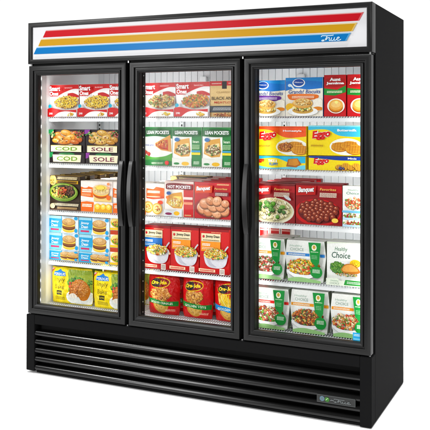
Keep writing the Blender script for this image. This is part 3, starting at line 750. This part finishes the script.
def d_banquet(kind, seed, w=.235, h=.200):
    a = Art(w, h, '#8f1420', seed)
    a.curve([(0,.80),(.5,.84),(1,.78)], '#b01c2a', 1); a.rect(0, .95, 1, 1, '#7a101c')
    if kind == 0:
        a.ell(.48, .30, .50, .34, '#e9e4cf'); a.ell(.48, .32, .46, .30, '#d9d2a8')
        a.food(.46, .34, .42, .27, ['#f1ecca', '#e7dfae', '#f8f4de', '#d8cf98', '#efe6bc'], 110, .011, .35)
        a.food(.46, .36, .36, .22, ['#3f7a2c', '#5a9438', '#2f6422'], 18, .011); a.ell(.84, .66, .10, .04, '#cfd3d8', rot=-30)
    else:
        spots = []; a.ell(.48, .30, .50, .33, '#c02028'); a.ell(.50, .31, .45, .28, '#6a0f14')
        for i in range(44):
            t = i*2.39996; q = math.sqrt((i+.5)/44); u = .5+.40*q*math.cos(t)+a.r.uniform(-.01, .01); v = .34+.245*q*math.sin(t)
            spots.append((u, v))
        for u, v in sorted(spots, key=lambda p: -p[1]):
            a.ell(u, v, .066, .078, '#3f120e', k=.3); a.ell(u, v+.005, .060, .070, '#7a2c20', k=.3); a.ell(u-.008, v+.02, .034, .036, '#a05038', k=.3); a.ell(u-.014, v+.034, .012, .012, '#e0b4a0', k=.3)
        a.ell(.86, .13, .07, .055, '#f0d070')
    a.poly([(.02,.70),(.02,.92),(.46,.95),(.44,.73)], '#b5281e'); a.text('Banquet', .065, .74, .40, .90, '#ffffff', .04, .2, 4, '#5a0c12')
    a.text('Favorites', .54, .84, .88, .90, '#f2c878', .01, .2); a.lines(.54, .68, .90, .79, 2, '#f4ead8', .6)
    return carton_mesh('dinner_box', a, .040, '#6a0f1a', '#9a1a26')

HCO = [(.075, 0), (.93, 0), (1.0, .62), (.955, 1), (.045, 1), (0, .62)]
def d_health(kind, seed, w=.195, h=.205):
    """white bowl carton with slanted sides"""
    a = Art(w, h, '#f1f2ee', seed)
    strip = ['#e8a22c', '#3f86cc', None, '#d8352c', '#e8a22c', '#efa03a'][kind]
    if kind != 2:
        if strip: a.rect(.03, .62, .60, .69, strip)
        a.lines(.08, .635, .5, .675, 1, '#fdf6e8', .6)
        if strip: a.rect(.86, .62, .97, .69, strip)
        a.ell(.46, .22, .42, .22, '#e7e9e8'); a.ell(.46, .24, .38, .17, '#f8f8f6')
        pal = [['#b5281e', '#d8d0c0', '#8a2a20', '#5f3a28', '#e9dcc8', '#3f6b2a'], ['#e8c23a', '#d8452a', '#5f9a35', '#f0dca0', '#c8842e'], None,
               ['#a8321e', '#5f9a35', '#e9d8c0', '#c85a3a', '#7a2a1c'], ['#8a3a20', '#e6c070', '#5f2a1c', '#4f7a34', '#c8642e'], ['#c8442a', '#e9c8a0', '#f0dcb8', '#5f8a34', '#d88a4a']][kind]
        a.food(.46, .37, .39, .175, pal, 130, .0085)
        a.band([(.08,.22),(.3,.10),(.62,.10),(.82,.22)], [(.06,.28),(.3,.19),(.62,.19),(.84,.28)], '#f4f5f4')
        a.curve([(.10,.07),(.4,.12),(.9,.06)], '#9cc48a', .005)
        a.poly([(.60,.98),(.90,.98),(.86,.5),(.80,.38),(.66,.52)], '#2f9148'); a.ell(.74, .86, .06, .075, '#f4f2dc'); a.ell(.74, .87, .035, .045, '#c8a858'); a.lines(.66, .74, .84, .77, 1, '#cfe8c8', .6)
        a.lines(.68, .58, .82, .68, 3, '#8fca98', .5); a.ell(.80, .27, .145, .145, '#2a8f44'); a.lines(.71, .25, .89, .34, 2, '#d8f0d8', .6)
        a.text('Healthy', .16, .85, .46, .91, '#8aa894', .005, .1); a.text('CHOICE', .17, .765, .50, .835, '#7a9484', .005)
    else:
        a.curve([(0,.95),(.5,.985),(1,.95)], '#e4ecd8', 1); a.text('Healthy', .20, .77, .52, .89, '#5a8a6a', .0, .15); a.text('Choice', .12, .63, .60, .77, '#2f5a48', .005, .1)
        a.ell(.52, .38, .46, .19, '#e9ebe8'); a.ell(.52, .39, .41, .155, '#fafaf8'); a.food(.28, .42, .17, .12, ['#2f6a2a', '#4d8a36', '#3f7a2c', '#6aa040'], 60, .009)
        a.ell(.74, .53, .14, .09, '#f0c23a'); a.food(.74, .53, .12, .07, ['#f4d24a', '#e8b42c'], 30, .005)
        a.poly(smooth([(.38,.38),(.48,.50),(.66,.52),(.82,.42),(.86,.33),(.66,.28),(.46,.30),(.38,.38)], 4), '#b5763a'); a.poly(smooth([(.41,.39),(.50,.48),(.66,.50),(.80,.41),(.80,.36),(.62,.34),(.46,.34),(.41,.39)], 4), '#dca562')
        a.food(.54, .27, .3, .03, ['#6a4a2c', '#c8a060', '#5f8a34'], 30, .004)
        a.poly([(0,0),(1,0),(1,.16),(.66,.17),(.62,.12),(.35,.12),(.30,.17),(0,.16)], '#e8efe0'); a.text('Healthy', .12, .085, .32, .13, '#6a9a7a', 0, .1); a.text('CHOICE', .10, .03, .34, .075, '#7a9484', .0); a.poly([(.46,.03),(.94,.03),(.94,.14),(.50,.15)], '#3f9a4a'); a.lines(.54, .06, .90, .12, 1, '#d8f0d8', .6)
    o = carton_mesh('bowl_carton', a, .052, '#8f9a86', '#e9ebe4', HCO if kind != 2 else None)
    return o

def d_hsmall(seed=21, up=True, w=.132):
    h = .131 if up else .034
    a = Art(w, h, '#f1f2ee', seed)
    if up:
        a.text('Healthy', .2, .80, .6, .88, '#6a9a7a', 0, .15); a.text('Choice', .14, .68, .62, .78, '#3a7a58', .005, .1)
        a.ell(.45, .34, .44, .26, '#ffffff'); a.food(.45, .36, .38, .20, ['#c8442a', '#5f8a34', '#e9c8a0', '#d8603a', '#f0e2c0'], 60, .008); a.rect(0, 0, 1, .08, '#7ab8d8')
    else:
        a.food(.4, .6, .36, .3, ['#a8321e', '#5f9a35', '#e9d8c0'], 24, .006); a.rect(0, 0, 1, .3, '#bcd8e8')
    return carton_mesh('meal_box', a, .036 if up else .12, '#e4e6e0', '#eef0ea')

def d_plain(w, h, c, c2, top=None):
    a = Art(w, h, c, 4); a.rect(.12, .0, .88, .985, c2)
    if top: a.rect(.12, .90, .88, .93, '#e8b0a8'); a.lines(.2, .94, .8, .97, 1, '#f6e4dc')
    return carton_mesh('lidded_box', a, .05, c, top or c)

# ------------------------------------------------------------------ stocking the shelves
rng = random.Random(11)
ORD = ('second', 'third', 'fourth', 'fifth', 'sixth')
def put(me, name, cat, x0, z, label, group, behind=0, pitch=None, what=None, y=.155, dx=0, yaw=None):
    d = (pitch or (max(v.co.y for v in me.vertices)+.004)) + .007
    for k in range(behind+1):
        o = bpy.data.objects.new(name, me); COL.objects.link(o)
        o.location = (x0 + (rng.uniform(-.006, .006) if k else 0) + dx*k, y + k*d + rng.uniform(-.001, .001), z + .0002)
        o.rotation_euler[2] = R(rng.uniform(-.9, .9) if k == 0 else rng.uniform(-2.2, 2.2)) if yaw is None else R(yaw)
        o['label'] = label if k == 0 else '%s %s counted from the glass' % (ORD[k-1], what)
        o['category'] = cat; o['group'] = group

L1, L2, L3, L4, L5 = SZ
SM = (d_smart(PASTA + ['#f0d669', '#e9c84a', '#7a3f26'], 1), d_smart(MIX + ['#e6d29a', '#d9c08a', '#5f7a34'], 2), d_smart(['#c85a2a', '#a8401f', '#5f8a34', '#e0a850', '#c9803a'], 3))
gS = 'red and white pasta dinner boxes on the top shelves'
put(SM[0], 'frozen_meal_box', 'box', .040, L1, 'red and white pasta dinner box against the left wall of the top shelf', gS, 1, None, 'box of the leftmost pasta dinners')
put(SM[0], 'frozen_meal_box', 'box', .2485, L1, 'red and white yellow pasta box, middle of three behind the first door', gS, 1, None, 'box of the middle yellow pasta dinners')
put(SM[0], 'frozen_meal_box', 'box', .4535, L1, 'red pasta dinner box half cut off by the right edge of the first door', gS)
put(SM[1], 'frozen_meal_box', 'box', .668, L1, 'red dinner box with pale pasta and greens, top left of the middle door', gS, 1, None, 'box of the pale pasta dinners')
put(SM[2], 'frozen_meal_box', 'box', .8735, L1, 'red dinner box with orange brown stew, top centre of the middle door', gS, 1, None, 'box of the orange stew dinners')
put(d_angus(), 'meatloaf_box', 'box', 1.079, L1, 'tan BLACK ANGUS box with red top and dark band beside the red dinners', gS, 1, None, 'tan box with a red top')

gF = 'dark fish fillet boxes on the second shelf'
CU, CF = d_fish('COD', 1), d_fish('COD', 2, False)
SU, SF = d_fish('SOLE', 3, True, .236, '#8a3f96', '#7a2a4a'), d_fish('SOLE', 4, False, .24, '#8a3f96', '#7a2a4a')
put(CF, 'fish_box', 'box', .036, L2, 'dark box lying flat with green COD lettering under the upright COD box', gF)
put(CU, 'fish_box', 'box', .036, L2+.0635, 'dark fish box standing upright with golden fillets above green COD', gF, 2, None, 'upright COD box')
put(SF, 'fish_box', 'box', .290, L2, 'dark box lying flat with purple SOLE lettering under the upright SOLE box', gF)
put(SU, 'fish_box', 'box', .290, L2+.0635, 'dark fish box standing upright with tan fillets above purple SOLE', gF, 2, None, 'upright SOLE box')

gB = 'brown and white breakfast boxes on the third shelf of the first door'
BU, BF, EU, EF = d_bowl(1), d_bowl(2, False), d_egg(3), d_egg(4, False)
put(BF, 'bowl_box', 'box', .042, L3, 'dark brown box lying flat under the green bowl picture', gB)
put(BU, 'bowl_box', 'box', .042, L3+.0480, 'brown box with a green bowl of beans and eggs on its front', gB, 4, .095, 'brown and gold bowl box')
put(EF, 'egg_muffin_box', 'box', .259, L3, 'orange and white box lying flat with three yellow egg rounds', gB)
put(EU, 'egg_muffin_box', 'box', .259, L3+.0612, 'white and orange box with one big egg muffin, beside the green bowl box', gB, 3, .095, 'white and orange egg muffin box')
put(EF, 'egg_muffin_box', 'box', .4765, L3, 'orange end of a flat box cut off by the first door handle', gB)
put(EU, 'egg_muffin_box', 'box', .4765, L3+.0612, 'upright white and orange box cut off by the first door handle', gB, 1, .07, 'half hidden orange egg box by the first handle')

gJ = 'pale blue breakfast sandwich boxes stacked on the fourth shelf'
JU, JF, MI = d_blue(1), d_blue(2, False), d_mini(3)
put(JF, 'sandwich_box', 'box', .040, L4, 'flat blue box with two sandwiches, bottom of the left stack', gJ)
put(JU, 'sandwich_box', 'box', .040, L4+.0595, 'blue sausage sandwich box in the middle tier of the left stack', gJ, 1, None, 'blue middle tier box of the left stack')
put(JU, 'sandwich_box', 'box', .0385, L4+.159, 'blue sausage sandwich box on top of the left stack', gJ, 1, None, 'blue topmost box of the left stack')
put(JF, 'sandwich_box', 'box', .2495, L4, 'flat blue box with two sandwiches, bottom of the second stack', gJ)
put(JU, 'sandwich_box', 'box', .2495, L4+.0595, 'blue sausage sandwich box in the middle tier of the second stack', gJ, 1, None, 'blue middle tier box of the second stack')
put(JU, 'sandwich_box', 'box', .2465, L4+.159, 'blue sausage sandwich box on top of the second stack', gJ, 1, None, 'blue topmost box of the second stack')
for k, w_ in enumerate(('lowest', 'middle', 'topmost')):
    put(MI, 'bites_box', 'box', .4585, L4+k*.0975-.0, w_+' yellow and orange egg bites box right of the blue boxes', 'egg bites boxes beside the first handle')

gC = 'yellow chicken bags on the bottom of the first door'
BK = d_bake()
put(BK, 'chicken_bag', 'bag', .046, L5, 'yellow and green bag with breaded chicken in the bottom left corner', gC, 3, .085, 'yellow bag of the left row', y=.176)
put(BK, 'chicken_bag', 'bag', .338, L5-.004, 'yellow chicken bag cut off by the right edge of the first door', gC, 2, .085, 'yellow bag of the right row', y=.176)

gL = 'green pocket sandwich boxes on the second shelf of the middle door'
put(d_lean(0, 1), 'pocket_box', 'box', .674, L2, 'green and white box with a pizza slice and cherry tomatoes', gL, 1, None, 'green pizza pocket box')
LP = d_lean(1, 2)
put(LP, 'pocket_box', 'box', .8545, L2, 'green striped box with a filled pocket, between the pizza box and its twin', gL, 1, None, 'green box of the centre pocket row')
put(LP, 'pocket_box', 'box', 1.0345, L2, 'green striped box with a filled pocket, rightmost beside the door frame', gL, 1, None, 'green box of the right pocket row')

gM = 'snack and dinner boxes on the third shelf of the middle door'
put(d_taco(), 'roll_box', 'box', .668, L3, 'narrow white and orange box with two stuffed egg rolls', gM, 3, .095, 'white and orange egg roll box')
put(d_hot(), 'pocket_box', 'box', .807, L3, 'red and cream HOT POCKETS box with a cheese filled pocket', gM, 4, .095, 'red and cream pocket box')
put(d_banquet_chicken(), 'chicken_dinner_box', 'box', .988, L3, 'bright red box with pieces of pink fried chicken on a plate', gM, 4, .095, 'bright red chicken box')
put(BU, 'bowl_box', 'box', .700, L3+.048, 'dark gold topped box seen behind the egg roll boxes', gM, 1, .06, 'dark gold topped box in the middle section', y=.42)

gR = 'red breakfast bowl boxes on the fourth shelf of the middle door'
put(d_jdbowl(0, 1), 'breakfast_bowl_box', 'box', .672, L4, 'red box with a blue label above a white bowl of scrambled egg', gR, 1, None, 'red box with a blue label')
JB = d_jdbowl(1, 2)
put(JB, 'breakfast_bowl_box', 'box', .8445, L4, 'red box with an orange label and white bowl, centre of its shelf', gR, 1, None, 'red box of the centre orange label row')
put(JB, 'breakfast_bowl_box', 'box', 1.020, L4, 'red box with an orange label and white bowl, nearest the middle door right frame', gR, 1, None, 'red box of the right orange label row')

gO = 'red potato bags at the bottom of the middle door'
F0, F1, F2 = d_fries(0, 1), d_fries(1, 2, .182), d_fries(2, 3)
put(F0, 'potato_bag', 'bag', .690, L5, 'red bag of crinkle potatoes with a green band, left one', gO, 2, .085, 'red bag of the crinkle potato row', y=.192, dx=.01)
put(F1, 'potato_bag', 'bag', .902, L5, 'red bag of potato tots with a green band, centre one', gO, 2, .085, 'red bag of the potato tots row', y=.192, dx=.01)
put(F2, 'potato_bag', 'bag', 1.094, L5, 'red bag of yellow fries with a blue band', gO, 1, .085, 'red bag of the fries row', y=.192)

gG = 'biscuit and pancake packs on the top shelf of the third door'
put(d_grands(0, 1, .190, .186), 'biscuit_box', 'box', 1.311, L1, 'blue and cream biscuit pack with a purple banner', gG, 1, .055, 'blue biscuit pack of the purple row')
put(d_grands(1, 2), 'biscuit_box', 'box', 1.503, L1, 'blue and cream biscuit pack with an orange banner', gG, 2, .055, 'blue biscuit pack of the orange row')
AJ = d_aunt()
put(AJ, 'pancake_box', 'box', 1.706, L1, 'narrow red and green pancake box beside the orange banner biscuits', gG, 1, .055, 'red pancake box of the left row')
put(AJ, 'pancake_box', 'box', 1.825, L1, 'narrow red and green pancake box at the right edge of the top shelf', gG, 1, .055, 'red pancake box of the right row')

gE = 'yellow waffle boxes on the second shelf of the third door'
put(d_eggo(0, 2, False), 'waffle_box', 'box', 1.340, L2, 'yellow and turquoise waffle box lying flat under the Homestyle box', gE)
put(d_eggo(0, 1, True, .276), 'waffle_box', 'box', 1.340, L2+.068, 'yellow waffle box with orange top reading Homestyle', gE, 1, None, 'orange topped waffle box')
put(d_eggo(1, 4, False), 'waffle_box', 'box', 1.627, L2, 'yellow and navy Minis waffle box lying flat under the Buttermilk box', gE)
put(d_eggo(1, 3), 'waffle_box', 'box', 1.624, L2+.0735, 'yellow waffle box with turquoise top reading Buttermilk', gE, 1, None, 'turquoise topped waffle box')

gD = 'dark red dinner boxes on the third shelf of the third door'
put(d_banquet(0, 1, .232, .198), 'dinner_box', 'box', 1.324, L3, 'dark red dinner box with creamy pasta and broccoli', gD, 4, .10, 'dark red creamy pasta box')
put(d_banquet(1, 2, .240, .206), 'dinner_box', 'box', 1.559, L3, 'dark red dinner box with a heap of brown meatballs', gD, 1, .055, 'dark red meatball box')
put(d_hsmall(2, False), 'bowl_meal_box', 'box', 1.802, L3, 'thin white meal box lying lowest right of the meatballs', 'small white meal boxes right of the meatballs')
put(d_hsmall(3, False), 'bowl_meal_box', 'box', 1.803, L3+.0345, 'thin white meal box on top of the lowest one right of the meatballs', 'small white meal boxes right of the meatballs')
put(d_hsmall(), 'bowl_meal_box', 'box', 1.802, L3+.0695, 'upright white and green meal box on two flat ones right of the meatballs', 'small white meal boxes right of the meatballs')

gH = 'white and green bowl cartons on the two lowest shelves of the third door'
put(d_health(0, 1), 'bowl_carton', 'carton', 1.311, L4+.003, 'white and green carton with a yellow stripe and red meat bowl, left', gH, 2, .056, 'white carton of the yellow stripe row', dx=.012)
put(d_health(1, 2, .215), 'bowl_carton', 'carton', 1.503, L4+.003, 'white and green carton with a blue stripe', gH, 1, .056, 'white carton of the blue stripe row', dx=.012)
put(d_health(2, 3, .196, .212), 'chicken_carton', 'carton', 1.722, L4, 'white carton with chicken and broccoli on a plate', gH, 1, .056, 'white carton of the chicken and broccoli row')
put(d_health(3, 4, .210, .204), 'bowl_carton', 'carton', 1.318, L5, 'white and green carton with a red stripe', gH, 2, .056, 'white carton of the red stripe row', dx=.012)
put(d_health(4, 5, .208, .210), 'bowl_carton', 'carton', 1.530, L5, 'white and green carton with an orange stripe and dark meat bowl, bottom centre', gH, 1, .056, 'white carton of the dark meat row', dx=.012)
put(d_health(5, 6, .196, .208), 'bowl_carton', 'carton', 1.741, L5, 'white and green carton of chicken strips in the bottom right corner', gH, 1, .056, 'white carton of the chicken strips row', dx=.004)
RB = d_plain(.060, .247, '#e9e4de', '#c01a26', '#d8d2ca')
for k, w_ in enumerate(('leftmost', 'second', 'third', 'rightmost')):
    put(RB, 'lidded_box', 'box', 1.222+k*.063, L4, w_+' red lidded white box showing behind the yellow stripe carton', 'red lidded boxes behind the white cartons', y=.34)
RB2 = d_plain(.09, .232, '#a81c26', '#8f1820')
put(RB2, 'red_box', 'box', 1.27, L5, 'plain red box top showing behind the red stripe carton', 'red box tops behind the white cartons', y=.33)

# ------------------------------------------------------------------ camera
y, p, r = .4342, -.0074, -.0025
f = Vector((-math.sin(y)*math.cos(p), math.cos(y)*math.cos(p), -math.sin(p)))
rt = Vector((math.cos(y), math.sin(y), 0)); dn = f.cross(rt)
rt2 = math.cos(r)*rt + math.sin(r)*dn; dn2 = -math.sin(r)*rt + math.cos(r)*dn
cd = bpy.data.cameras.new('camera'); cam = bpy.data.objects.new('camera', cd); COL.objects.link(cam)
up = -dn2; bkv = -f
cam.matrix_world = Matrix(((rt2.x, up.x, bkv.x, 2.8737), (rt2.y, up.y, bkv.y, -3.6529), (rt2.z, up.z, bkv.z, 1.4113), (0, 0, 0, 1)))
cd.sensor_width = 36; cd.lens = 792.06/430*36; cd.shift_y = -(215-118.085)/430; cd.clip_start = .05; cd.clip_end = 200
S.camera = cam

# ------------------------------------------------------------------ light: white studio
w = bpy.data.worlds.new('World'); S.world = w; w.use_nodes = True
wn = w.node_tree
wt = wn.nodes.new('ShaderNodeTexCoord'); ws = wn.nodes.new('ShaderNodeSeparateXYZ'); wr = wn.nodes.new('ShaderNodeMapRange')
wn.links.new(wt.outputs['Generated'], ws.inputs[0]); wn.links.new(ws.outputs['Y'], wr.inputs[0])
wr.inputs[1].default_value = -.25; wr.inputs[2].default_value = .15; wr.inputs[3].default_value = .12; wr.inputs[4].default_value = 1
wn.links.new(wr.outputs[0], wn.nodes['Background'].inputs[0])     # white sweep behind, dim studio in front
w.node_tree.nodes['Background'].inputs[1].default_value = 1.02

def lamp(kind, name, loc, aim, energy, size=1, sizey=None, col=(1, 1, 1), angle=None):
    l = bpy.data.lights.new(name, kind); l.energy = energy; l.color = col
    if kind == 'AREA':
        l.shape = 'RECTANGLE' if sizey else 'SQUARE'; l.size = size
        if sizey: l.size_y = sizey
    if angle is not None: l.angle = angle
    o = bpy.data.objects.new(name, l); COL.objects.link(o); o.location = loc
    o.rotation_euler = (Vector(aim)-Vector(loc)).to_track_quat('-Z', 'Y').to_euler()
    return o
lamp('SUN', 'floor_fill_sun', (1.1, -1, 5), (1, -.4, 0), 2.7, angle=R(3))  # added sun that lifts the floor sheet to pure white
lamp('AREA', 'strip_softbox', (-1.0, -3.7, 1.5), (.9, 0, 1.2), 72, .68, 2.0)
lamp('AREA', 'high_strip_lamp', (-2.8, -3.7, 3.9), (.4, 0, .3), 120, .26, .55)
lamp('AREA', 'front_fill', (3.5, -4.4, 2.8), (1.1, 0, 1.0), 84, 1.6, 1.6)  # added fill to brighten the goods, set clear of the glass reflection
for i, xx in enumerate((.075, .625, .725, 1.28, 1.39, 1.91)):
    tx = xx+(.12 if i % 2 == 0 else -.12)
    lamp('AREA', 'interior_led', (xx, .105, 1.04), (tx, .42, 1.04), .6, .03, 1.30, (1, .99, .96))
for xx in (.30, .655, 1.320, 1.70):
    lamp('AREA', 'rear_fill', (xx, .33, 1.0), (.99+(xx-.99)*.86, .67, 1.0), 2.3, .02, 1.25, (1, .995, .98))  # added fill behind the goods to brighten the back panel, no LEDs there
